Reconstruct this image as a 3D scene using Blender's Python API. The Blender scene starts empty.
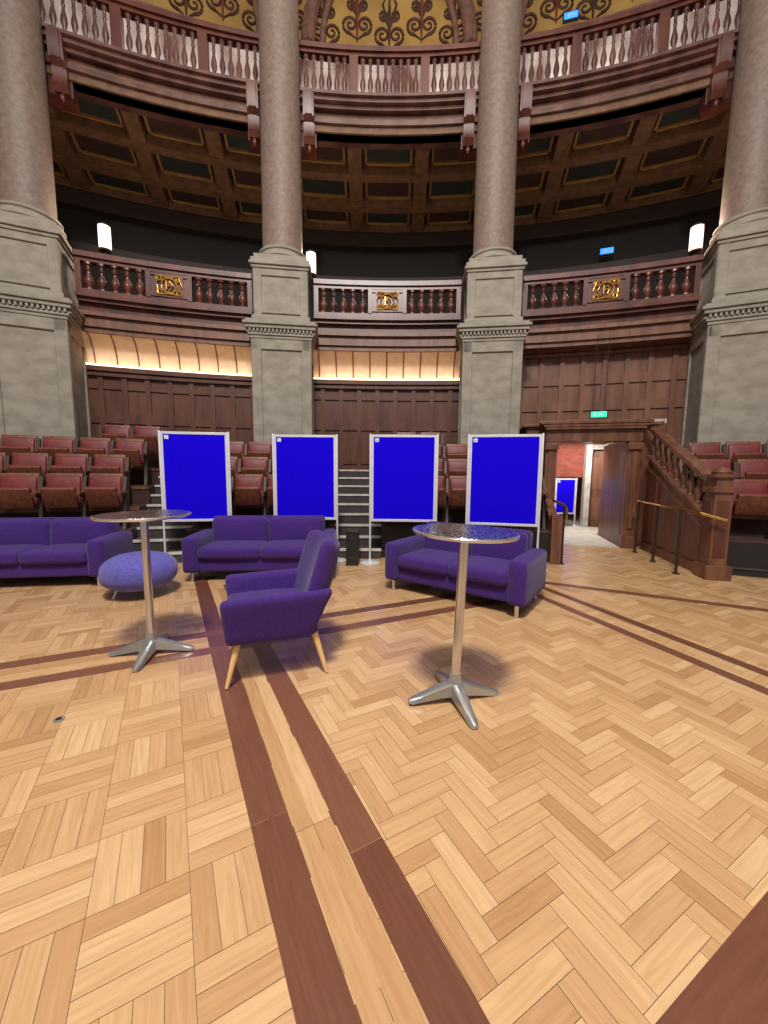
import bpy, bmesh, math, random
from mathutils import Matrix, Vector
random.seed(7)
sc = bpy.context.scene
sc.view_settings.view_transform = 'Standard'
XC = .035
YC = -7.57            # centre of the circular hall
UZ = -.2              # upper gallery height trim
def rad(d): return d*math.pi/180
def P(r, a, z=0.0): return Vector((XC+r*math.sin(rad(a)), YC+r*math.cos(rad(a)), z))
def FR(r, a, z=0.0): return Matrix.Translation(P(r, a, z)) @ Matrix.Rotation(-rad(a), 4, 'Z')
def lin(c):
    return tuple(((x/255)/12.92 if x/255 <= .04045 else ((x/255+.055)/1.055)**2.4) for x in c)+(1.0,)

# ------------------------------------------------------------------ materials
def base_mat(name):
    m = bpy.data.materials.new(name); m.use_nodes = True
    nt = m.node_tree; b = nt.nodes['Principled BSDF']
    return m, nt, b
def mat(name, c, rough=.6, metal=0, c2=None, scale=6, stretch=(1,1,1), bump=0, bscale=None, spec=.5, detail=4, coat=0, sheen=0):
    m, nt, b = base_mat(name)
    b.inputs['Roughness'].default_value = rough; b.inputs['Metallic'].default_value = metal
    b.inputs['Specular IOR Level'].default_value = spec
    if coat: b.inputs['Coat Weight'].default_value = coat
    if sheen:
        b.inputs['Sheen Weight'].default_value = sheen
    if c2 is None: c2 = tuple(x*.85 for x in c)
    tc = nt.nodes.new('ShaderNodeTexCoord'); mp = nt.nodes.new('ShaderNodeMapping')
    mp.inputs['Scale'].default_value = stretch
    no = nt.nodes.new('ShaderNodeTexNoise'); no.inputs['Scale'].default_value = scale; no.inputs['Detail'].default_value = detail
    cr = nt.nodes.new('ShaderNodeValToRGB'); cr.color_ramp.elements[0].position = .35; cr.color_ramp.elements[1].position = .65
    cr.color_ramp.elements[0].color = lin(c2); cr.color_ramp.elements[1].color = lin(c)
    L = nt.links.new
    L(tc.outputs['Object'], mp.inputs[0]); L(mp.outputs[0], no.inputs['Vector']); L(no.outputs[0], cr.inputs[0]); L(cr.outputs[0], b.inputs['Base Color'])
    if bump:
        n2 = nt.nodes.new('ShaderNodeTexNoise'); n2.inputs['Scale'].default_value = bscale or scale*4
        bp = nt.nodes.new('ShaderNodeBump'); bp.inputs['Strength'].default_value = bump; bp.inputs['Distance'].default_value = .01
        L(mp.outputs[0], n2.inputs['Vector']); L(n2.outputs[0], bp.inputs['Height']); L(bp.outputs[0], b.inputs['Normal'])
    return m
def emis(name, c, s):
    m, nt, b = base_mat(name)
    b.inputs['Base Color'].default_value = lin(c); b.inputs['Emission Color'].default_value = lin(c); b.inputs['Emission Strength'].default_value = s
    return m
M_WOOD = mat('dark_mahogany', (106,56,44), .34, c2=(70,34,28), scale=3, stretch=(1,1,.25), bump=.1)
M_WOOD2 = mat('panel_oak', (102,62,47), .4, c2=(80,45,34), scale=3, stretch=(2,2,.3), bump=.1)
M_WOOD3 = mat('stair_oak', (122,80,60), .4, c2=(88,54,41), scale=4, stretch=(2,2,.3), bump=.1)
M_WOOD4 = mat('light_panel_oak', (128,87,68), .42, c2=(102,66,51), scale=3, stretch=(2,2,.3), bump=.1)
M_UWOOD = mat('gallery_front_wood', (112,76,66), .36, c2=(76,46,41), scale=3, stretch=(1,1,.3))
M_STONE = mat('pier_stone', (156,148,136), .85, c2=(136,128,117), scale=4, stretch=(1,1,1.5), bump=.25, bscale=60, detail=9)
M_SHAFT = mat('column_granite', (132,112,101), .55, c2=(112,94,85), scale=14, bump=.2, bscale=70, detail=9)
M_DARK = mat('unlit_gallery_dark', (20,14,13), .8)  # near-black colour carries the gallery's unlit depth into floors and back wall
M_DADO = mat('gallery_dado',(50,33,28),.6)
M_BLACKP = mat('black_riser', (30,26,28), .6)
M_CEIL = mat('coffer_rib', (122,86,58), .6, c2=(96,65,44))
M_CGREEN = mat('coffer_green', (34,38,33), .7, c2=(46,46,39), scale=3)
M_CRED = mat('coffer_brown', (68,38,30), .7, c2=(54,31,24), scale=3)
M_CGILT = mat('coffer_gilt_edge',(155,118,68),.5)
M_GOLD = mat('gilding', (215,165,85), .35, .7, c2=(170,120,55))
M_CREAM = mat('cream_coving', (240,222,196), .7, c2=(228,206,178))
M_TREAD = mat('tier_carpet', (66,40,38), .9)
M_NOSE = mat('step_nosing', (205,200,190), .6)
M_STEP = mat('step_stone', (66,56,54), .7)
M_RED = mat('red_leather', (118,38,38), .5, c2=(96,28,30), scale=8)
M_SEATW = mat('seat_walnut', (120,68,50), .45, c2=(90,48,36), scale=8, stretch=(3,3,.5))
M_IRON = mat('seat_iron', (60,48,42), .5, .4)
M_PURP = mat('purple_fabric', (66,36,116), .9, c2=(56,30,100), scale=40, bump=.25, bscale=350, sheen=.15, spec=.2)
M_POUF = mat('violet_fabric', (98,92,172), .9, c2=(84,80,158), scale=30, bump=.3, bscale=250, sheen=.2, spec=.2)
M_CHROME = mat('polished_metal', (225,225,230), .2, .9, c2=(205,205,210), scale=3)
M_ALU = mat('cast_aluminium', (196,198,198), .3, .8, c2=(172,174,174), scale=6)
M_LEG = mat('beech_leg', (232,190,132), .45, c2=(214,168,110), scale=6, stretch=(3,3,.4))
M_FRAME = mat('board_frame', (215,215,222), .4, .2, c2=(205,205,212))
M_BLUE = mat('blue_felt', (26,4,222), .95, c2=(21,2,208), scale=60, spec=.05)
M_LABEL = mat('paper_label', (235,235,235), .8)
M_BRASS = mat('brass', (215,180,120), .25, 1, c2=(190,150,90))
M_WHITEW = mat('corridor_plaster', (205,198,188), .8)
M_LAMP = emis('lamp_glass', (255,222,200), 1.7)
M_GREEN = emis('exit_green', (40,200,140), 2.0)
M_CYAN = emis('exit_cyan', (30,110,255), 3)
M_STRIP = emis('led_strip', (255,205,160), 4.5)
M_PINKST = mat('pink_stone', (140,100,86), .7, c2=(116,80,68))
M_CORRF = mat('corridor_floor', (200,192,178), .4)
M_UPATCH = mat('upper_wall_light_patches',(240,225,218),.7,c2=(110,72,66),scale=1.6,stretch=(1,1,.3))  # pale blotches paint the bright patches behind the balusters into the wall colour
M_GWALL = mat('ochre_painted_wall',(190,150,78),.6,c2=(168,128,64),scale=1.4)
M_SCROLL = mat('painted_scroll_brown',(88,50,36),.7,c2=(66,44,32),scale=4)

def swirl():
    m, nt, b = base_mat('swirled_steel_top'); L = nt.links.new
    tc = nt.nodes.new('ShaderNodeTexCoord'); vo = nt.nodes.new('ShaderNodeTexVoronoi'); vo.inputs['Scale'].default_value = 13; vo.inputs['Randomness'].default_value = .35
    mu = nt.nodes.new('ShaderNodeMath'); mu.operation = 'MULTIPLY'; mu.inputs[1].default_value = 26
    sn = nt.nodes.new('ShaderNodeMath'); sn.operation = 'SINE'
    cr = nt.nodes.new('ShaderNodeValToRGB'); cr.color_ramp.elements[0].color = lin((92,92,100)); cr.color_ramp.elements[1].color = lin((205,204,208))
    bp = nt.nodes.new('ShaderNodeBump'); bp.inputs['Strength'].default_value = .35; bp.inputs['Distance'].default_value = .002
    L(tc.outputs['Object'], vo.inputs['Vector']); L(vo.outputs['Distance'], mu.inputs[0]); L(mu.outputs[0], sn.inputs[0]); L(sn.outputs[0], cr.inputs[0]); L(cr.outputs[0], b.inputs['Base Color'])
    L(sn.outputs[0], bp.inputs['Height']); L(bp.outputs[0], b.inputs['Normal'])
    b.inputs['Metallic'].default_value = .9; b.inputs['Roughness'].default_value = .14
    return m
M_TOP = swirl()
def brick():
    m, nt, b = base_mat('red_brick'); L = nt.links.new
    tc = nt.nodes.new('ShaderNodeTexCoord'); sp = nt.nodes.new('ShaderNodeSeparateXYZ'); ad = nt.nodes.new('ShaderNodeMath'); co = nt.nodes.new('ShaderNodeCombineXYZ')
    br = nt.nodes.new('ShaderNodeTexBrick'); br.inputs['Scale'].default_value = 4
    br.inputs['Color1'].default_value = lin((150,72,54)); br.inputs['Color2'].default_value = lin((126,56,42)); br.inputs['Mortar'].default_value = lin((105,85,76)); br.inputs['Mortar Size'].default_value = .012
    L(tc.outputs['Object'], sp.inputs[0]); L(sp.outputs[0], ad.inputs[0]); L(sp.outputs[1], ad.inputs[1]); L(ad.outputs[0], co.inputs[0]); L(sp.outputs[2], co.inputs[1]); L(co.outputs[0], br.inputs['Vector']); L(br.outputs[0], b.inputs['Base Color'])
    b.inputs['Roughness'].default_value = .85
    return m
M_BRICK = brick()
def plankmat(name, cols, rough, grain):
    m, nt, b = base_mat(name); L = nt.links.new
    at = nt.nodes.new('ShaderNodeAttribute'); at.attribute_name = 'tone'
    uv = nt.nodes.new('ShaderNodeTexCoord'); mp = nt.nodes.new('ShaderNodeMapping'); mp.inputs['Scale'].default_value = (3, 45, 1)
    no = nt.nodes.new('ShaderNodeTexNoise'); no.inputs['Scale'].default_value = 1.3; no.inputs['Detail'].default_value = 6; no.inputs['Distortion'].default_value = .6
    cr = nt.nodes.new('ShaderNodeValToRGB'); e = cr.color_ramp.elements
    e[0].position = 0; e[0].color = lin(cols[0]); e[1].position = 1; e[1].color = lin(cols[2]); k = e.new(.5); k.color = lin(cols[1])
    mx = nt.nodes.new('ShaderNodeMixRGB'); mx.blend_type = 'MULTIPLY'; mx.inputs[0].default_value = grain
    c2 = nt.nodes.new('ShaderNodeValToRGB'); c2.color_ramp.elements[0].position = .3; c2.color_ramp.elements[0].color = (.66,.58,.5,1); c2.color_ramp.elements[1].position = .65; c2.color_ramp.elements[1].color = (1,1,1,1)
    L(at.outputs['Fac'], cr.inputs[0]); L(uv.outputs['UV'], mp.inputs[0]); L(mp.outputs[0], no.inputs['Vector']); L(no.outputs[0], c2.inputs[0])
    L(cr.outputs[0], mx.inputs[1]); L(c2.outputs[0], mx.inputs[2]); L(mx.outputs[0], b.inputs['Base Color'])
    b.inputs['Roughness'].default_value = rough; b.inputs['Specular IOR Level'].default_value = .55
    return m
M_OAK = plankmat('oak_parquet', ((180,138,96),(199,159,115),(212,175,131)), .27, .5)
M_WALN = plankmat('walnut_strip', ((104,64,48),(115,73,56),(125,81,62)), .3, .5)
M_GAP = mat('parquet_joint', (120,84,56), .8)

# ------------------------------------------------------------------ mesh helpers
class MB:
    def __init__(s): s.v=[]; s.f=[]; s.m=[]
    def add(s, vs, fs, mi=0, M=None):
        o=len(s.v)
        for p in vs:
            p=Vector(p); s.v.append((M@p) if M is not None else p)
        for f in fs: s.f.append([i+o for i in f]); s.m.append(mi)
    def box(s, c, d, mi=0, M=None):
        x,y,z=c; a,b,h=d[0]/2,d[1]/2,d[2]/2
        vs=[(x+i*a,y+j*b,z+k*h) for i in(-1,1) for j in(-1,1) for k in(-1,1)]
        s.add(vs,[(0,1,3,2),(4,6,7,5),(0,4,5,1),(2,3,7,6),(0,2,6,4),(1,5,7,3)],mi,M)
    def polar(s, r0,r1,a0,a1,z0,z1,mi=0,seg=None):
        n=seg or max(1,int(abs(a1-a0)/1.0)); vs=[]; fs=[]
        for i in range(n+1):
            a=a0+(a1-a0)*i/n
            vs+= [P(r0,a,z0),P(r1,a,z0),P(r1,a,z1),P(r0,a,z1)]
        for i in range(n):
            o=i*4
            for k in range(4): fs.append((o+k,o+(k+1)%4,o+4+(k+1)%4,o+4+k))
        fs.append((0,3,2,1)); o=n*4; fs.append((o,o+1,o+2,o+3))
        s.add(vs,fs,mi)
    def lathe(s, prof, n=16, mi=0, M=None):
        vs=[]; fs=[]
        for r,z in prof:
            for i in range(n):
                t=2*math.pi*i/n; vs.append((r*math.cos(t),r*math.sin(t),z))
        for j in range(len(prof)-1):
            for i in range(n):
                fs.append((j*n+i,j*n+(i+1)%n,(j+1)*n+(i+1)%n,(j+1)*n+i))
        fs.append(list(range(n))[::-1]); fs.append([(len(prof)-1)*n+i for i in range(n)])
        s.add(vs,fs,mi,M)
    def prism(s, poly, x0, x1, mi=0, M=None):
        n=len(poly); vs=[(x0,y,z) for y,z in poly]+[(x1,y,z) for y,z in poly]
        fs=[(i,(i+1)%n,n+(i+1)%n,n+i) for i in range(n)]+[list(range(n))[::-1],[n+i for i in range(n)]]
        s.add(vs,fs,mi,M)
    def tube(s, pts, r, n=10, mi=0, M=None):
        pts=[Vector(p) for p in pts]; vs=[]; fs=[]
        for k,p in enumerate(pts):
            d=(pts[min(k+1,len(pts)-1)]-pts[max(k-1,0)]).normalized()
            u=d.cross(Vector((0,0,1)));
            if u.length<.05: u=d.cross(Vector((0,1,0)))
            u.normalize(); w=d.cross(u); rr=r[k] if isinstance(r,(list,tuple)) else r
            for i in range(n):
                t=2*math.pi*i/n; vs.append(p+u*rr*math.cos(t)+w*rr*math.sin(t))
        for j in range(len(pts)-1):
            for i in range(n): fs.append((j*n+i,j*n+(i+1)%n,(j+1)*n+(i+1)%n,(j+1)*n+i))
        fs.append(list(range(n))[::-1]); fs.append([(len(pts)-1)*n+i for i in range(n)])
        s.add(vs,fs,mi,M)
    def soft(s, c, d, r, bulge=(0,0,0), mi=0, M=None, shape=None, q=6):
        hs=[x/2 for x in d]; r=min(r,min(hs)*.98)
        def ax(h):
            e=[-h,-h+.12*r,-h+.3*r,-h+.6*r,-h+r]; mid=[-(h-r)+2*(h-r)*i/q for i in range(1,q)]
            return e+mid+[-x for x in e[::-1]]
        A=[ax(h) for h in hs]; N=len(A[0]); idx={}; vs=[]; fs=[]
        def vid(i,j,k):
            if (i,j,k) in idx: return idx[(i,j,k)]
            p=[A[0][i],A[1][j],A[2][k]]
            q=[max(-(hs[t]-r),min(hs[t]-r,p[t])) for t in range(3)]
            dv=Vector([p[t]-q[t] for t in range(3)])
            if dv.length>1e-9: dv=dv.normalized()*r
            o=[q[t]+dv[t] for t in range(3)]
            n=[o[t]/hs[t] for t in range(3)]
            g=[o[0]+bulge[0]*n[0]*(1-n[1]**2)*(1-n[2]**2), o[1]+bulge[1]*n[1]*(1-n[0]**2)*(1-n[2]**2), o[2]+bulge[2]*n[2]*(1-n[0]**2)*(1-n[1]**2)]
            if shape: g=list(shape(g))
            idx[(i,j,k)]=len(vs); vs.append((g[0]+c[0],g[1]+c[1],g[2]+c[2])); return idx[(i,j,k)]
        R=range(N-1); e=N-1
        for i in R:
            for j in R:
                fs.append((vid(i,j,0),vid(i,j+1,0),vid(i+1,j+1,0),vid(i+1,j,0)))
                fs.append((vid(i,j,e),vid(i+1,j,e),vid(i+1,j+1,e),vid(i,j+1,e)))
                fs.append((vid(i,0,j),vid(i+1,0,j),vid(i+1,0,j+1),vid(i,0,j+1)))
                fs.append((vid(i,e,j),vid(i,e,j+1),vid(i+1,e,j+1),vid(i+1,e,j)))
                fs.append((vid(0,i,j),vid(0,i,j+1),vid(0,i+1,j+1),vid(0,i+1,j)))
                fs.append((vid(e,i,j),vid(e,i+1,j),vid(e,i+1,j+1),vid(e,i,j+1)))
        s.add(vs,fs,mi,M)
def build(name, mb, mats, parent=None, M=None, bevel=0, smooth=35):
    me=bpy.data.meshes.new(name); me.from_pydata([tuple(p) for p in mb.v],[],mb.f)
    for m in mats: me.materials.append(m)
    me.polygons.foreach_set('material_index', mb.m)
    bm=bmesh.new(); bm.from_mesh(me); bmesh.ops.recalc_face_normals(bm, faces=bm.faces[:]); bm.to_mesh(me); bm.free()
    if smooth:
        me.polygons.foreach_set('use_smooth',[True]*len(me.polygons)); me.set_sharp_from_angle(angle=rad(smooth))
    ob=bpy.data.objects.new(name, me); sc.collection.objects.link(ob)
    if parent: ob.parent=parent
    if M is not None: ob.matrix_local=M
    if bevel:
        b=ob.modifiers.new('bevel','BEVEL'); b.width=bevel; b.segments=2; b.limit_method='ANGLE'; b.angle_limit=rad(40)
    return ob
def empty(name, M):
    e=bpy.data.objects.new(name,None); e.empty_display_size=.2; sc.collection.objects.link(e); e.matrix_world=M; return e
def TR(x,y,z=0,rz=0): return Matrix.Translation((x,y,z))@Matrix.Rotation(rad(rz),4,'Z')

# ------------------------------------------------------------------ floor (real parquet blocks)
GA = 28.0
gu = Vector((math.cos(rad(GA)), math.sin(rad(GA)))); gv = Vector((-math.sin(rad(GA)), math.cos(rad(GA))))
O = Vector((-.139, .892))           # point on left main strip centre
md = Vector((-.487,.873))            # direction of main strips
mn = Vector((.873,.487))
fv=[]; ff=[]; ftone=[]; fuv=[]; fm=[]
def plank(p0, a, b, w, l, z, mi, tone):
    g=.0009
    c=[p0+a*g+b*g, p0+a*(w-g)+b*g, p0+a*(w-g)+b*(l-g), p0+a*g+b*(l-g)]
    cen=(c[0]+c[2])/2
    if (cen-Vector((0,YC))).length>16.4: return
    o=len(fv); fv.extend([(q.x,q.y,z) for q in c]); ff.append((o,o+1,o+2,o+3)); ftone.append(tone); fm.append(mi)
    ox=random.random()*50; oy=random.random()*50
    fuv.append([(ox,oy),(ox,oy+w),(ox+l,oy+w),(ox+l,oy)])
W=.078; N=4
def region_left(c): return (c-O).dot(mn) < .0
def tone(): return min(1,max(0,random.gauss(.5,.28)))
for i in range(-170,170):
    for j in range(-60,170):
        c=O+gu*(i*W)+gv*(j*W)
        if not(-9.5<c.x<9.5 and -2.0<c.y<9): continue
        if region_left(c): continue
        m=(i-j)%(2*N)
        if m==0: plank(c,gv,gu,W,N*W,0,0,tone())
        elif m==2*N-1: plank(c,gu,gv,W,N*W,0,0,tone())
S=.312
for i in range(-45,5):
    for j in range(-20,45):
        c=O+mn*(i*S)+md*(j*S)
        cc=c+mn*S/2+md*S/2
        if not(-9.5<cc.x<9.5 and -2.0<cc.y<9) or i>=0: continue
        for k in range(4):
            if (i+j)%2==0: plank(c+mn*(k*S/4),mn,md,S/4,S,0.0002,0,tone())
            else: plank(c+md*(k*S/4),md,mn,S/4,S,0.0002,0,tone())
def strip(p0,p1,w,z,light=False):
    p0=Vector(p0);p1=Vector(p1); d=(p1-p0); L_=d.length; d.normalize(); n=Vector((-d.y,d.x)); t=0
    while t<L_:
        l=min(1.4+random.random()*.8, L_-t)
        if light:
            for s in range(2): plank(p0+d*t-n*w/2+n*(w/2*s), n, d, w/2, l, z, 0, tone())
        else: plank(p0+d*t-n*w/2, n, d, w, l, z, 1, random.random())
        t+=l
def ext(p, d, a, b): p=Vector(p); d=Vector(d).normalized(); return p+d*a, p+d*b
strip(*ext((-.139,.892),md,-3,5.0),.157,.0010)
strip(*ext((.22,.892),md,-3,4.6),.147,.0010)
strip(*ext((.042,.892),md,-3,4.8),.156,.0007,True)
ud=Vector((.907,.422))
strip(*ext((-1.53,3.40),ud,-6,3.6),.13,.0013)
strip(*ext((-1.40,3.06),ud,-6,3.6),.13,.0013)
strip(*ext((-1.465,3.23),ud,-6,3.6),.19,.0009,True)
strip(*ext((1.915,4.44),(.745,-1.92),-.5,6),.11,.0016)
strip(*ext((2.20,4.55),(.745,-1.92),-.5,6),.11,.0016)
strip(*ext((2.354,5.02),(1.88,-.913),-1.2,4.5),.13,.0019)
strip(*ext((.79,.832),(.612,.323),-3,5),.15,.0011)
me=bpy.data.meshes.new('floor')
o=len(fv); fv.extend([(-12,-3,-.004),(12,-3,-.004),(12,12,-.004),(-12,12,-.004)]); ff.append((o,o+1,o+2,o+3)); ftone.append(.5); fm.append(2); fuv.append([(0,0)]*4)
o=len(fv); fv.extend([(-12,-3,-.3),(12,-3,-.3),(12,12,-.3),(-12,12,-.3)]); ff.append((o+3,o+2,o+1,o)); ftone.append(.5); fm.append(2); fuv.append([(0,0)]*4)
me.from_pydata(fv,[],ff)
for m in (M_OAK,M_WALN,M_GAP): me.materials.append(m)
me.polygons.foreach_set('material_index',fm)
ca=me.color_attributes.new('tone','FLOAT_COLOR','CORNER'); uvl=me.uv_layers.new(name='UVMap')
cd=[];ud_=[]
for t,u in zip(ftone,fuv):
    for q in u: cd+= [t,t,t,1]; ud_+=[q[0],q[1]]
ca.data.foreach_set('color',cd); uvl.data.foreach_set('uv',ud_)
fl=bpy.data.objects.new('floor',me); sc.collection.objects.link(fl)
mb=MB(); mb.lathe([(.028,0),(.028,.004),(.022,.006)],20,0); mb.lathe([(.014,.006),(.014,.009)],16,1)
build('floor_socket_cover',mb,[M_ALU,M_BLACKP],M=TR(-1.93,2.15,.0015))

# ------------------------------------------------------------------ piers and columns
def pier(a):
    e=empty('stone_pier_with_column',FR(17,a))
    mb=MB(); w=1.25
    mb.box((0,0,.2),(w+.14,w+.14,.4)); mb.box((0,0,2.35),(w-.06,w-.06,3.9))
    for fx in (-1,1):
        mb.box((fx*(w/2-.1),-(w/2-.02),2.35),(.2,.06,3.9)); mb.box((fx*(w/2-.1),(w/2-.02),2.35),(.2,.06,3.9))
        mb.box((fx*(w/2-.02),-(w/2-.1),2.35),(.06,.2,3.9)); mb.box((fx*(w/2-.02),(w/2-.1),2.35),(.06,.2,3.9))
    for zz,h in ((.5,.2),(4.18,.24)): mb.box((0,0,zz),(w+.02,w+.02,h))
    z=4.28
    for dw,h in ((.06,.06),(.12,.05),(.06,.08),(.22,.07),(.30,.06),(.2,.05)):
        mb.box((0,0,z+h/2),(w+dw,w+dw,h)); z+=h
    nd=17
    for k in range(nd):
        t=-(w+.1)/2+(w+.1)*(k+.5)/nd
        mb.box((t,-(w+.12)/2,4.43),(.045,.07,.07)); mb.box((-(w+.12)/2,t,4.43),(.07,.045,.07)); mb.box(((w+.12)/2,t,4.43),(.07,.045,.07))
    u=1.12
    mb.box((0,0,z+.06),(u+.1,u+.1,.12)); mb.box((0,0,5.25),(u-.05,u-.05,1.1))
    for fx in (-1,1):
        mb.box((fx*(u/2-.08),-(u/2-.01),5.25),(.16,.05,1.0)); mb.box((fx*(u/2-.01),-(u/2-.08),5.25),(.05,.16,1.0)); mb.box((fx*(u/2-.01),(u/2-.08),5.25),(.05,.16,1.0))
    for zz in (4.9,5.66): mb.box((0,0,zz),(u+.02,u+.02,.14))
    for zz,dw,h in ((5.76,.08,.06),(5.82,.16,.06),(5.89,.1,.08)): mb.box((0,0,zz),(u+dw,u+dw,h))
    build('pedestal',mb,[M_STONE],e,bevel=.012,smooth=0)
    mb=MB(); mb.box((0,0,5.98),(1.10,1.10,.1))
    mb.lathe([(.53,6.03),(.56,6.06),(.56,6.11),(.52,6.14),(.49,6.16),(.49,6.19),(.52,6.21),(.52,6.25),(.47,6.28)],40)
    build('column_base',mb,[M_STONE],e)
    mb=MB(); mb.lathe([(.46,6.28),(.435,6.36),(.43,8),(.42,10),(.405,12),(.39,14.6),(.46,14.7),(.5,14.9)],48)
    build('column_shaft',mb,[M_SHAFT],e)
for a in (-24,-8,8,24,-40,40): pier(a)

bays=[(-37.6,-26.4),(-21.7,-10.3),(-5.7,5.7),(10.3,21.7),(26.4,37.6)]
BAL=[(0,.9),(.06,.9),(.08,.5),(.16,.62),(.3,1.0),(.42,.85),(.56,.45),(.66,.42),(.7,.62),(.75,.42),(.88,.5),(.92,.85),(1,.85)]
def balusters(mb,r,a0,a1,z0,z1,sp,rm):
    n=max(1,round(rad(abs(a1-a0))*r/sp))
    for k in range(n):
        a=a0+(a1-a0)*(k+.5)/n
        mb.lathe([(q*rm,z0+(z1-z0)*h) for h,q in BAL],10,0,Matrix.Translation(P(r,a)))
def emblem(mb,M,mi):
    def ring(cx,cz,R,r):
        pts=[(cx+R*math.cos(t*math.pi/8),-.03,cz+R*math.sin(t*math.pi/8)) for t in range(17)]
        mb.tube(pts,r,6,mi,M)
    ring(0,0,.15,.02)
    for sx in (-1,1):
        for sz in (-1,1): ring(sx*.19,sz*.14,.05,.018)
        mb.tube([(sx*.2,-.03,-.17),(sx*.24,-.03,0),(sx*.2,-.03,.17)],.018,6,mi,M)
    mb.tube([(-.2,-.03,.19),(0,-.03,.16),(.2,-.03,.19)],.018,6,mi,M); mb.tube([(-.2,-.03,-.19),(0,-.03,-.16),(.2,-.03,-.19)],.018,6,mi,M)
    mb.tube([(-.05,-.035,-.09),(-.05,-.035,.09)],.02,6,mi,M); mb.tube([(.02,-.035,-.09),(.07,-.035,0),(.02,-.035,.09)],.02,6,mi,M); mb.tube([(-.05,-.035,0),(.05,-.035,0)],.016,6,mi,M)
for a0,a1 in bays:
    mb=MB(); c=(a0+a1)/2; r=17.0
    for r0,z0,z1,mi in ((17.12,4.32,4.42,2),(17.06,4.42,4.62,2),(16.98,4.62,4.70,2),(17.04,4.70,4.86,0),(16.92,4.86,4.93,0),(16.84,4.93,5.0,0)):
        mb.polar(r0,17.5,a0,a1,z0,z1,mi)
    mb.polar(16.92,17.1,a0,a1,5.0,5.1)
    mb.polar(16.88,17.14,a0,a1,5.7,5.8); mb.polar(16.93,17.09,a0,a1,5.63,5.7)
    pw=1.35
    for s0,s1 in ((a0+.35,c-pw-.2),(c+pw+.2,a1-.35)):
        balusters(mb,17.0,s0,s1,5.1,5.63,.235,.088)
    for ca_ in (a0+.17,a1-.17): mb.polar(16.93,17.08,ca_-.17,ca_+.17,5.1,5.63)
    mb.polar(16.94,17.06,c-pw,c+pw,5.1,5.63)
    for q in (-1,1): mb.polar(16.9,17.08,c+q*pw-.15,c+q*pw+.15,5.1,5.63); mb.polar(16.9,17.0,c+q*.85-.06,c+q*.85+.06,5.14,5.6)
    for zz in (5.14,5.56): mb.polar(16.91,17.0,c-pw,c+pw,zz,zz+.03)
    emblem(mb,FR(16.93,c,5.37),1)
    build('gallery_balustrade',mb,[M_WOOD,M_GOLD,M_WOOD4])
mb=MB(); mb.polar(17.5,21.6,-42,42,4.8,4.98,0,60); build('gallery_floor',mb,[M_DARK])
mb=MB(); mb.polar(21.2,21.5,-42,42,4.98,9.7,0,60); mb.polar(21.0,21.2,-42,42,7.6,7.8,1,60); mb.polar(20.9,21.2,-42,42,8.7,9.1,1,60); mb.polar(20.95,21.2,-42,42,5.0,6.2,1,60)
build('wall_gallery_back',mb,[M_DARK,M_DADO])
# coffered soffit
mb=MB(); mb.polar(17.4,21.4,-42,42,9.75,9.95,0,60)
st=16/3
rr=[17.5,18.75,20.0,21.2]
for rv in rr: mb.polar(rv-.13,rv+.13,-42,42,9.42,9.75,0,80)
angs=[-8+st*i for i in range(-7,11)]
for a in angs:
    h=.13/17*57.3
    mb.polar(17.4,21.2,a-h*1.2,a+h*1.2,9.45,9.75,0,2)
for i,a in enumerate(angs[:-1]):
    for j in range(3):
        g=(i+j)%2
        mb.polar(rr[j]+.3,rr[j+1]-.3,a+.95,a+st-.95,9.62,9.75,1 if g==0 else 2,3)
        for q0,q1,b0,b1 in ((rr[j]+.22,rr[j]+.28,.8,st-.8),(rr[j+1]-.28,rr[j+1]-.22,.8,st-.8)):
            mb.polar(q0,q1,a+b0,a+b1,9.58,9.75,3,3)
        for b0 in (.78,st-.95): mb.polar(rr[j]+.22,rr[j+1]-.22,a+b0,a+b0+.17,9.58,9.75,3,1)
build('ceiling_coffered',mb,[M_CEIL,M_CGREEN,M_CRED,M_CGILT],smooth=0,M=TR(0,0,UZ))
# upper gallery front
mb=MB()
for r0,z0,z1 in ((17.42,9.42,9.56),(17.30,9.56,9.66),(17.38,9.66,9.82),(17.25,9.82,9.90),(17.15,9.90,9.98),(17.08,9.98,10.04)):
    mb.polar(r0,17.8,-42,42,z0,z1,0,80)
mb.polar(17.2,17.42,-42,42,10.04,10.14,1,80); mb.polar(17.17,17.45,-42,42,10.95,11.05,1,80); mb.polar(17.22,17.4,-42,42,10.88,10.95,1,80)
for i in range(len(angs)-1):
    a=angs[i]
    mb.polar(17.2,17.42,a-.32,a+.32,10.14,10.88,1)
    balusters(mb,17.31,a+.4,a+st-.4,10.14,10.88,.165,.064)
build('upper_gallery_balustrade',mb,[M_WOOD if False else M_UWOOD,M_WOOD],M=TR(0,0,UZ))
# corbels beside each column
cp=[(0,9.95),(.42,9.95),(.42,9.72),(.36,9.52),(.24,9.44),(.2,9.3),(.24,9.16),(.14,9.06),(0,9.1)]
for ac in (-24,-8,8,24):
    mb=MB()
    for q in (-2.0,2.0):
        M=FR(17.42,ac+q); mb.prism([(-y,z) for y,z in cp],-.08,.08,0,M); mb.prism([(-y*.8-.03,z) for y,z in cp],-.12,.12,0,M)
        mb.lathe([(.0,8.9),(.04,8.94),(.055,9.0),(.03,9.06),(.05,9.1)],10,0,M@Matrix.Translation((0,-.1,0)))
    mb.polar(17.42,17.8,ac-2.5,ac+2.5,9.1,9.45)
    build('gallery_corbel',mb,[M_WOOD],M=TR(0,0,UZ))
mb=MB(); mb.polar(17.8,20.6,-42,42,9.96,10.04,0,60); build('upper_gallery_floor',mb,[M_DARK],M=TR(0,0,UZ))
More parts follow.
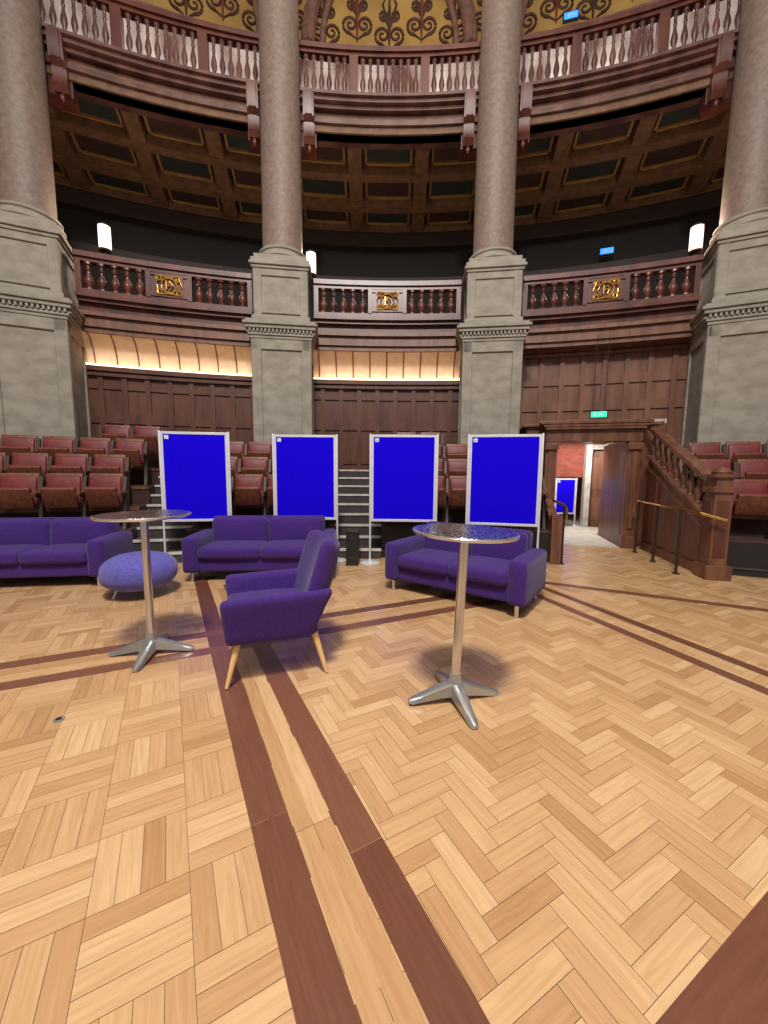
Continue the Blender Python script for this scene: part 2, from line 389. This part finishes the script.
mb=MB(); mb.polar(20.3,20.6,-42,42,10.04,13.7,0,60); build('wall_upper_lower',mb,[M_UPATCH],M=TR(0,0,UZ))
mb=MB(); mb.polar(20.3,20.6,-42,42,13.7,19,0,60)
# painted scrollwork: mirrored C-scrolls with a palmette, each a low relief line
def scroll(M,sx,R0,cx,cz,turn=1.6,th=.035,ph=0):
    pts=[]; rs=[]
    for k in range(26):
        t=k/25; an=ph+turn*2*math.pi*t; R=R0*(1-.85*t)
        pts.append((sx*(cx+R*math.cos(an)),-.01,cz+R*math.sin(an))); rs.append(th*(1-.5*t)+.008)
    mb.tube(pts,rs,5,1,M)
for k in range(-15,16):
    M=FR(20.29,k*2.65,14.35+(.25 if k%2 else 0))
    for sx in (-1,1):
        scroll(M,sx,.24,.2,.0,ph=-math.pi/2); scroll(M,sx,.16,.16,.52,ph=math.pi*.9)
        mb.tube([(0,-.01,.2),(sx*.1,-.01,.45),(sx*.2,-.01,.8),(sx*.1,-.01,1.0)],[.04,.05,.03,.01],5,1,M)
        mb.tube([(sx*.2,-.01,-.24),(0,-.01,-.38)],[.03,.015],5,1,M)
    mb.tube([(0,-.01,-.45),(0,-.01,.1),(0,-.01,.5),(0,-.01,1.15)],[.015,.05,.06,.01],5,2 if k%2 else 1,M)
build('wall_upper_gold',mb,[M_GWALL,M_SCROLL,mat('painted_scroll_red',(130,52,38),.7)],M=TR(0,0,UZ))
mb=MB(); mb.polar(20.1,20.3,-42,42,13.6,13.85,0,60)
for ac in (-32,-16,0,16,32):
    for R_,w_ in ((2.35,.2),(1.95,.08)):
        pts=[]
        for k in range(21):
            t=math.pi*k/20
            pts.append(P(20.2,ac+ (R_*math.cos(t))/20.2*57.3,13.9+(R_+.6)*math.sin(t)))
        mb.tube(pts,w_,8,0)
build('trim_upper_arches',mb,[M_PINKST],M=TR(0,0,UZ))

# ------------------------------------------------------------------ panelled back wall under gallery
DOOR0,DOOR1=12.2,19.6
def panel_wall(name,a0,a1,z0,z1,matw,rows,st_=1.45,door=False):
    mb=MB()
    if door:
        mb.polar(17.6,17.75,a0,DOOR0,z0,z1); mb.polar(17.6,17.75,DOOR1,a1,z0,z1); mb.polar(17.6,17.75,DOOR0,DOOR1,2.5,z1)
    else: mb.polar(17.6,17.75,a0,a1,z0,z1)
    n=round((a1-a0)/st_)
    for k in range(n+1):
        a=a0+(a1-a0)*k/n
        lo=2.6 if (door and DOOR0-.3<a<DOOR1+.3) else z0
        mb.polar(17.55,17.62,a-.17,a+.17,lo,z1,0,1)
    for zz in rows:
        if door and zz<2.6: continue
        mb.polar(17.56,17.62,a0,a1,zz-.05,zz+.05)
    mb.polar(17.45,17.62,a0,a1,z1-.1,z1); mb.polar(17.5,17.62,a0,a1,z1-.2,z1-.12)
    build(name,mb,[matw],smooth=0)
for i,(a0,a1) in enumerate(bays):
    a0-=2.5;a1+=2.5
    if i==3:
        panel_wall('wall_right_bay',a0,a1,0,4.4,M_WOOD4,(1.9,3.0,3.1,3.6,3.7),door=True)
    else:
        panel_wall('wall_back_bay',a0,a1,0,3.72,M_WOOD2,(1.7,2.55,2.65,3.3))
        mb=MB()
        n=14; vs=[];fs=[]
        prof=[(17.62,3.74),(17.60,3.9),(17.52,4.08),(17.38,4.24),(17.16,4.34),(17.16,4.42),(17.7,4.42),(17.7,3.74)]
        for k in range(n+1):
            a=a0+(a1-a0)*k/n
            for r_,z_ in prof: vs.append(P(r_,a,z_))
        m_=len(prof)
        for k in range(n):
            for q in range(m_): fs.append((k*m_+q,k*m_+(q+1)%m_,(k+1)*m_+(q+1)%m_,(k+1)*m_+q))
        mb.add(vs,fs,0)
        for k in range(13):
            a=a0+(a1-a0)*k/12
            mb.tube([P(r_-.01,a,z_) for r_,z_ in prof[:5]],.016,6,1)
        mb.polar(17.46,17.56,a0,a1,3.73,3.76,2)
        build('trim_lit_coving',mb,[M_CREAM,M_PINKST,M_STRIP])

# ------------------------------------------------------------------ seating tiers
secs=[(-42,-16.7),(-13.3,-3.7),(-.3,11.2),(None,42)]
ST4=[20.6,20.1,19.7,19.3]
TR0=[14.15,14.8,15.42,16.35]; TZ=[.5,.83,1.16,1.5]
for a0_,a1 in secs:
    mb=MB()
    for i in range(4):
        a0=ST4[i] if a0_ is None else a0_
        r1=TR0[i+1] if i<3 else 17.55
        mb.polar(TR0[i],r1,a0,a1,0.0,TZ[i],0)
        mb.polar(TR0[i]-.02,TR0[i]+.05,a0,a1,TZ[i]-.05,TZ[i]+.004,1)
    a0=ST4[0] if a0_ is None else a0_
    mb.polar(14.10,14.15,a0,a1,0,.5,2); mb.polar(14.08,14.16,a0,a1,0.1,.13,3)
    build('seating_tiers',mb,[M_TREAD,M_WOOD3,M_BLACKP,M_STEP],smooth=0)
for a0,a1 in ((-16.68,-13.32),(-3.68,-.32)):
    mb=MB(); n=9
    for k in range(n):
        r0=14.0+.3*k; z=(k+1)*1.5/n
        mb.polar(r0,17.5 if k==n-1 else r0+.3,a0,a1,0,z,0); mb.polar(r0-.02,r0+.05,a0,a1,z-.03,z+.006,1)
    build('aisle_steps',mb,[M_STEP,M_NOSE],smooth=0)
def seat(mb,M):
    T=Matrix.Rotation(rad(-10),4,'X')
    B=M@Matrix.Translation((0,.1,.64))@T
    mb.soft((0,0,0),(.49,.055,.54),.025,mi=1,M=B,q=2); mb.soft((0,-.035,-.01),(.45,.05,.45),.024,(0,.015,0),0,B,q=4)
    Q=M@Matrix.Translation((0,-.06,.42))@Matrix.Rotation(rad(-66),4,'X')
    mb.soft((0,-.12,.03),(.43,.34,.07),.03,(0,0,.012),0,Q,q=3); mb.soft((0,-.12,-.02),(.43,.34,.035),.015,(0,0,.01),1,Q,q=2)
def standard(mb,M):
    mb.prism([(-.14,0),(.12,0),(.08,.05),(.06,.4),(.14,.84),(.09,.86),(-.02,.6),(-.24,.59),(-.25,.55),(-.02,.53),(-.05,.3),(-.1,.05)],-.022,.022,2,M)
    mb.box((0,-.1,.6),(.06,.3,.03),1,M)
for si,(a0_,a1) in enumerate(secs):
    for i in range(4):
        a0=ST4[i] if a0_ is None else a0_
        r=TR0[i]+.42; ws=.56/r*57.3; n=int((a1-a0-.4)/ws); off=((a1-a0)-n*ws)/2
        mb=MB(); last=None
        for k in range(n):
            a=a0+off+ws*(k+.5)
            if abs(a)>33: continue
            if i>=3 and any(abs(a-p)<3.6 for p in (-24,-8,8,24)): continue
            seat(mb,FR(r,a,TZ[i]+.003))
            for e in (a-ws/2,a+ws/2):
                if last is None or abs(e-last)>.1: standard(mb,FR(r,e,TZ[i]+.003)); last=e
        if mb.v: build('theatre_seat_row',mb,[M_RED,M_SEATW,M_IRON])

# ------------------------------------------------------------------ doorway (portal) and corridor
DC=14.95; F=FR(16.0,DC); hw=.64; pj=.11
mb=MB()
for sx in (-1,1):
    mb.box((sx*(hw+pj),.0,1.05),(.22,.34,2.1),0,F); mb.box((sx*(hw+pj),-.03,.12),(.27,.36,.24),0,F)
    mb.box((sx*(hw+pj),-.19,1.15),(.1,.03,1.5),0,F)
    mb.box((sx*(hw+.02),.75,1.05),(.06,1.5,2.1),0,F)
    mb.box((sx*(hw+pj),-.05,2.0),(.26,.38,.12),0,F)
mb.box((0,0,2.22),(2*hw+.46,.36,.24),0,F)
for zz,dx,h in ((2.36,.5,.05),(2.41,.58,.05),(2.47,.7,.06)): mb.box((0,-.03*(zz-2.3)*10,zz),(2*hw+dx,.5,h),0,F)
mb.box((0,.85,2.46),(2*hw+1.3,1.6,.06),0,F)
mb.box((0,.8,2.18),(2*hw,1.6,.06),0,F)
for sx in (-1,1): mb.box((sx*(hw+.32),.85,1.22),(.5,1.4,2.44),0,F)
build('door_1',mb,[M_WOOD3],bevel=.008,smooth=0)
mb=MB()
mb.box((-.72,3.6,1.3),(.15,4.0,2.6),1,F); mb.box((2.2,3.6,1.3),(.15,4.0,2.6),1,F)
mb.box((.8,5.6,1.3),(3.0,.15,2.6),0,F)
mb.box((-.05,3.05,1.9),(1.2,.12,1.1),0,F)
mb.box((.62,2.9,1.3),(.14,.3,2.6),1,F)
mb.box((1.45,2.9,2.35),(1.5,.12,.5),1,F)
build('wall_corridor',mb,[M_BRICK,M_WHITEW],smooth=0)
mb=MB(); mb.box((.75,3.6,2.66),(3.1,4.2,.1),0,F); build('ceiling_corridor',mb,[M_WHITEW])
mb=MB(); mb.box((0,.8,.004),(1.2,1.9,.012),0,F);mb.box((.75,3.6,.004),(2.8,4.0,.016),0,F); build('floor_corridor',mb,[M_CORRF])
mb=MB(); mb.box((0,0,1.02),(.05,.75,2.04)); mb.box((-.03,-.16,1.45),(.02,.25,.85),1); mb.box((-.03,.18,1.45),(.02,.25,.85),1); mb.box((-.03,0,.5),(.02,.6,.6),1)
mb.tube([(-.03,-.3,1.0),(-.09,-.3,1.0),(-.09,-.2,1.0)],.012,8,2)
build('door_2',mb,[M_WOOD3,M_WOOD4,M_BRASS],M=F@TR(1.02,2.75,.014,62))

def board(name,p0,p1,zt=2.05,zb=.68):
    p0=Vector(p0);p1=Vector(p1); d=p1-p0; w=d.length; ang=math.atan2(d.y,d.x); c=(p0+p1)/2
    e=empty(name,Matrix.Translation((c.x,c.y,0.002))@Matrix.Rotation(ang,4,'Z'))
    mb=MB(); h=zt-zb; zc=(zt+zb)/2; t=.04
    mb.box((0,0,zt-t/2),(w,.035,t)); mb.box((0,0,zb+t/2),(w,.035,t))
    for s in (-1,1): mb.box((s*(w/2-t/2),0,zc),(t,.035,h-2*t))
    build('frame',mb,[M_FRAME],e,bevel=.004)
    mb=MB(); mb.box((0,0,zc),(w-2*t,.02,h-2*t)); build('felt_panel',mb,[M_BLUE],e)
    mb=MB(); mb.box((-w/2+.09,-.0115,zt-.085),(.06,.003,.055)); mb.box((-w/2+.09,-.0135,zt-.085),(.035,.002,.006),1); build('label',mb,[M_LABEL,M_BLACKP],e)
    mb=MB()
    for s in (-1,1):
        x=s*(w/2+.012); mb.lathe([(.016,.0),(.016,zt),(.012,zt+.012)],12,0,Matrix.Translation((x,.0,0)))
        mb.lathe([(.16,0),(.16,.008),(.14,.014),(.04,.022),(.03,.05),(.016,.055)],28,0,Matrix.Translation((x,.0,0)))
    build('poles_and_feet',mb,[M_FRAME],e)
board('display_board',(-3.37,5.86),(-2.42,6.02))
board('display_board',(-1.78,6.26),(-.78,6.28))
board('display_board',(-.21,6.13),(.82,6.10))
board('display_board',(1.31,6.02),(2.34,5.80),2.05,.66)
q0=F@Vector((-.20,2.6,0)); q1=F@Vector((.34,2.75,0))
board('display_board',(q0.x,q0.y),(q1.x,q1.y),1.32,.35)
mb=MB(); mb.box((0,0,.27),(.19,.3,.5)); mb.box((0,0,.535),(.2,.32,.03),1); mb.box((0,0,.01),(.2,.32,.02),1)
for zz in (.12,.42): mb.box((0,-.152,zz),(.14,.01,.02),1)
build('dark_box',mb,[M_BLACKP,M_IRON],M=TR(-.495,6.08,.002,0),bevel=.006)  # plain dark box for an unidentified dark thing left of the steps

# exit signs
mb=MB(); mb.box((0,0,0),(.34,.05,.15),0); mb.box((0,-.027,0),(.31,.004,.12),1); mb.box((.04,-.03,0),(.1,.002,.02),2); mb.box((-.08,-.03,-.005),(.03,.002,.07),2); mb.box((-.08,-.03,.042),(.02,.002,.02),2)
mb.tube([(-.12,0,.07),(-.12,0,1.7)],.006,6,0); mb.tube([(.12,0,.07),(.12,0,1.7)],.006,6,0)
build('exit_sign',mb,[M_BLACKP,M_GREEN,M_LABEL],M=FR(16.9,16.05,2.76))
for M_ in (FR(20.8,18.2,8.0),FR(20.0,14.2,13.75)):
    mb=MB(); mb.box((0,0,0),(.4,.08,.2),0); mb.box((0,-.045,0),(.34,.01,.15),1); mb.box((-.05,-.052,0),(.05,.004,.1),2); mb.box((.07,-.052,0),(.12,.004,.03),2)
    build('exit_sign',mb,[M_BLACKP,M_CYAN,M_LABEL],M=M_)

# gallery sconces
for a in (-19.9,-5.9,21.3):
    e=empty('gallery_lamp',FR(17.0,a,5.8))
    mb=MB(); mb.lathe([(.08,0),(.08,.02),(.03,.04),(.03,.08),(.11,.10),(.12,.13)],20,0); mb.lathe([(.115,.58),(.12,.6),(.06,.64)],20,0); build('holder',mb,[M_IRON],e)
    mb=MB(); mb.lathe([(.105,.13),(.11,.2),(.11,.5),(.105,.58)],24,0); build('glass_shade',mb,[M_LAMP],e)
    l=bpy.data.lights.new('lamp_light','POINT'); l.energy=60; l.color=(1,.82,.66); l.shadow_soft_size=.15
    lo=bpy.data.objects.new('lamp_light',l); sc.collection.objects.link(lo); lo.parent=e; lo.location=(0,.4,.7)

# stair balustrade beside the vomitory
def sidewall(name,F2):
    mb=MB()
    mb.prism([(0.1,0),(2.1,0),(2.1,1.75),(0.1,.78)],-.05,.05,0,F2)
    mb.prism([(0.05,.76),(2.12,1.77),(2.12,1.84),(0.05,.83)],-.08,.08,0,F2)
    mb.prism([(0.05,1.30),(2.12,2.30),(2.12,2.38),(0.05,1.38)],-.09,.09,0,F2)
    for k in range(9):
        y=.28+k*.22; zb=.83+(y-.05)*.488; zt=1.30+(y-.05)*.483
        mb.lathe([(q*.05,zb-.02+(zt-zb+.04)*h) for h,q in BAL],10,0,F2@Matrix.Translation((0,y,0)))
    for k in range(4):
        y=.25+k*.47; zt=.66+.485*y
        mb.prism([(y,.18),(y+.4,.18),(y+.4,zt+.1),(y,zt-.06)],-.07,.07,1,F2)
    mb.box((0,1.1,.07),(.16,2.0,.14),0,F2)
    mb.box((0,0,.1),(.32,.32,.2),0,F2); mb.box((0,0,.7),(.22,.22,1.1),0,F2); mb.box((0,0,.72),(.25,.14,.8),1,F2); mb.box((0,0,.72),(.14,.25,.8),1,F2)
    mb.box((0,0,1.27),(.28,.28,.08),0,F2); mb.box((0,0,1.37),(.2,.2,.16),0,F2); mb.box((0,0,1.46),(.27,.27,.05),0,F2)
    mb.lathe([(.11,1.485),(.12,1.52),(.06,1.57),(.0,1.59)],16,0,F2)
    return build(name,mb,[M_WOOD3,M_WOOD2],bevel=.006)
sidewall('stair_balustrade',TR(4.72,5.42,.002,-11.5))
mb=MB(); F2=FR(14.05,11.35)
mb.prism([(0,0),(2.2,0),(2.2,1.65),(0,.6)],-.05,.05,0,F2); mb.prism([(-.03,.6),(2.2,1.65),(2.2,1.71),(-.03,.66)],-.07,.07,0,F2); mb.box((0,-.0,.4),(.16,.16,.8),0,F2)
build('vomitory_side_wall',mb,[M_WOOD3],bevel=.005)
def handrail(pts,posts):
    mb=MB(); mb.tube(pts,.022,10,0)
    for p,h in posts:
        mb.tube([(p[0],p[1],0),(p[0],p[1],h)],.02,10,1); mb.lathe([(.05,0),(.05,.012),(.022,.02)],16,1,Matrix.Translation((p[0],p[1],0)))
    build('brass_handrail',mb,[M_BRASS,M_IRON])
a=Vector((4.36,5.62));b=Vector((4.56,6.4));c=Vector((4.74,7.15))
handrail([(a.x+.28,a.y-.45,.86),(a.x+.05,a.y-.3,.94),(a.x,a.y,.97),(b.x,b.y,.97),(c.x,c.y,.97),(c.x,c.y+.1,.90),(c.x-.0,c.y+.12,.7)],[(a,.95),(b,.95),(c,.95)])
a=P(14.05,11.8);b=P(15.3,11.9)
handrail([(a.x,a.y-.1,.75),(a.x,a.y-.08,.92),(a.x,a.y,.97),(b.x,b.y,.97)],[(a,.95),(b,.95)])

# ------------------------------------------------------------------ furniture
def sofa(name,x,y,rz,L=1.8,D=.82):
    e=empty(name,TR(x,y,.002,rz)); aw=.19
    mb=MB(); mb.soft((0,.02,.235),(L-2*aw+.04,D-.08,.2),.03); build('base',mb,[M_PURP],e)
    mb=MB()
    for s in (-1,1): mb.soft((s*(L/2-aw/2),0,.365),(aw,D,.47),.045,(.01,.01,.01))
    build('arms',mb,[M_PURP],e)
    mb=MB(); cw=(L-2*aw)/2
    for s in (-1,1): mb.soft((s*cw/2,-.075,.385),(cw-.004,D-.16,.15),.045,(0,.012,.022))
    build('seat_cushions',mb,[M_PURP],e)
    mb=MB(); T=Matrix.Translation((0,D/2-.11,.50))@Matrix.Rotation(rad(-6),4,'X')
    mb.soft((0,.03,-.0),(L-2*aw+.03,.17,.62),.05,M=T)
    for s in (-1,1): mb.soft((s*cw/2,-.075,.07),(cw-.004,.15,.42),.06,(0,.03,.01),0,T)
    build('back',mb,[M_PURP],e)
    mb=MB()
    for sx in (-1,1):
        for sy in (-1,1): mb.lathe([(.022,0),(.022,.14)],14,0,Matrix.Translation((sx*(L/2-.1),sy*(D/2-.08),0)))
    build('legs',mb,[M_CHROME],e)
sofa('sofa',-4.51,4.97,9,1.9)
sofa('sofa',-1.68,5.40,5,1.98)
sofa('sofa',.96,4.58,-36,1.74,.86)
e=empty('round_pouf',TR(-2.90,4.48,.002))
mb=MB(); prof=[]
for k in range(25):
    t=-math.pi/2+math.pi*k/24; c_=math.cos(t); s_=math.sin(t)
    prof.append((.40*(abs(c_)**.72)+.001,.285+.21*(1 if s_>0 else -1)*abs(s_)**.85))
mb.lathe(prof,48)
for k in range(4):   # piped seams
    t=k*math.pi/4
    mb.tube([( (r_+.001)*math.cos(t),(r_+.001)*math.sin(t),z_) for r_,z_ in prof]+[(-(r_+.001)*math.cos(t),-(r_+.001)*math.sin(t),z_) for r_,z_ in prof[::-1]],.004,6)
build('cushion',mb,[M_POUF],e,smooth=80)
mb=MB()
for k in range(4):
    t=math.pi/4+k*math.pi/2; mb.tube([(.28*math.cos(t),.28*math.sin(t),0),(.22*math.cos(t),.22*math.sin(t),.13)],.014,8)
build('legs',mb,[M_CHROME],e)

# armchair
e=empty('armchair',TR(-.845,2.90,.002,-70.7)@Matrix.Scale(.97,4))
mb=MB()
for sx in (-1,1):
    for sy in (-1,1):
        mb.tube([(sx*.325,sy*.355,.004),(sx*.26,sy*.26,.36)],[.014,.028],12)
build('legs',mb,[M_LEG],e)
mb=MB(); mb.soft((0,-.02,.355),(.62,.64,.12),.045); build('seat_shell',mb,[M_PURP],e)
mb=MB(); mb.soft((0,-.06,.455),(.56,.60,.12),.05,(0,.015,.03)); build('seat_cushion',mb,[M_PURP],e)
mb=MB()
def sh(s):
    def f(g):
        x,y,z=g
        z2=z+ (0.03*y if z>0 else 0); x2=x+s*.03*(z/.17)
        y2=y+(.08*(z/.17) if y>0 else -.015*(z/.17))
        return x2,y2,z2
    return f
for s in (-1,1): mb.soft((s*.315,-.02,.475),(.10,.70,.36),.046,shape=sh(s))
build('arms',mb,[M_PURP],e)
mb=MB(); T=Matrix.Translation((0,.345,.67))@Matrix.Rotation(rad(-17),4,'X')
mb.soft((0,0,0),(.70,.13,.68),.06,(0,.02,.015),0,T,shape=lambda g:(g[0]*(1-.08*max(0,g[2])/.34),g[1]-.10*(g[0]/.34)**2*1.0+.03,g[2]))
build('back',mb,[M_PURP],e)

# poseur tables
def ptable(x,y,h,rz,tilt,R=.355):
    e=empty('poseur_table',TR(x,y,.002,0)@Matrix.Rotation(rad(tilt),4,'Y'))
    mb=MB(); mb.lathe([(R-.02,h-.022),(R,h-.02),(R+.004,h-.012),(R+.004,h-.006),(R,h-.002),(R-.012,h)],64,0); build('rim',mb,[M_CHROME],e)
    mb=MB(); mb.lathe([(R-.012,h-.001),(R-.014,h+.0015)],64,0); build('table_top',mb,[M_TOP],e)
    mb=MB(); mb.lathe([(.03,.1),(.03,h-.06),(.05,h-.05),(.11,h-.035),(.12,h-.022)],24,0); build('column',mb,[M_CHROME],e)
    mb=MB(); mb.lathe([(.055,.045),(.06,.07),(.05,.11),(.038,.15),(.034,.18)],24,0)
    for k in range(4):
        M=Matrix.Rotation(rad(rz+90*k),4,'Z')
        vs=[];fs=[]; secs_=[(.03,.05,.045,.125),(.12,.042,.035,.10),(.22,.034,.018,.062),(.29,.030,.008,.038),(.315,.02,.006,.028)]
        for (xx,wd,z0,z1) in secs_:
            vs+=[(xx,-wd,z0),(xx,wd,z0),(xx,wd*.8,z1-.008),(xx,wd*.35,z1),(xx,-wd*.35,z1),(xx,-wd*.8,z1-.008)]
        for q in range(len(secs_)-1):
            for t in range(6): fs.append((q*6+t,q*6+(t+1)%6,(q+1)*6+(t+1)%6,(q+1)*6+t))
        fs.append([0,5,4,3,2,1]); o=(len(secs_)-1)*6; fs.append([o+i for i in range(6)])
        mb.add(vs,fs,0,M); mb.lathe([(.022,0),(.024,.012)],12,0,M@Matrix.Translation((.285,0,0)))
    build('star_base',mb,[M_ALU],e,smooth=45)
ptable(-1.88,3.0,1.14,10,-.3,.335)
ptable(.475,2.40,1.125,13,1.8,.325)

# ------------------------------------------------------------------ lights
def area(name,loc,target,size,e,col=(1,1,1)):
    l=bpy.data.lights.new(name,'AREA'); l.shape='DISK'; l.size=size; l.energy=e; l.color=col
    o=bpy.data.objects.new(name,l); sc.collection.objects.link(o); o.location=loc
    o.rotation_euler=(Vector(target)-Vector(loc)).to_track_quat('-Z','Y').to_euler()
area('ceiling_spot',(-.4,-1.4,11),(0,2.2,0),1.3,1250,(1,.96,.9))
area('ceiling_spot_soft',(0,-4,14),(0,4,0),8,1050,(1,.96,.91))
area('gold_wall_fill',(0,4,13.5),(0,13,14),6,240,(1,.9,.78))  # added fill out in the hall that brightens the gold wall
for a in (-16,0,16):
    l=bpy.data.lights.new('coffer_fill','POINT'); l.energy=26; l.color=(1,.85,.68); l.shadow_soft_size=.3  # added point fill inside the gallery to lift the coffers, no visible fitting
    lo=bpy.data.objects.new('coffer_fill',l); sc.collection.objects.link(lo); lo.location=P(18.2,a,6.4)
    l=bpy.data.lights.new('upper_gallery_lamp','POINT'); l.energy=110; l.color=(1,.92,.85); l.shadow_soft_size=.3
    lo=bpy.data.objects.new('upper_gallery_lamp',l); sc.collection.objects.link(lo); lo.location=P(19.3,a,11.0)
q=F@Vector((.3,1.9,2.45)); area('corridor_light',q,(q.x,q.y,0),.8,85,(1,.96,.9))
w=bpy.data.worlds.new('world'); sc.world=w; w.use_nodes=True
w.node_tree.nodes['Background'].inputs[0].default_value=(1,.93,.87,1); w.node_tree.nodes['Background'].inputs[1].default_value=.27

cam=bpy.data.cameras.new('camera'); cam.sensor_fit='HORIZONTAL'; cam.sensor_width=36; cam.lens=18.05; cam.clip_start=.05
co=bpy.data.objects.new('camera',cam); sc.collection.objects.link(co)
co.matrix_world=Matrix.Translation((0,0,1.5))@Matrix.Rotation(rad(90-6.2),4,'X')@Matrix.Rotation(rad(.5),4,'Z')
sc.camera=co
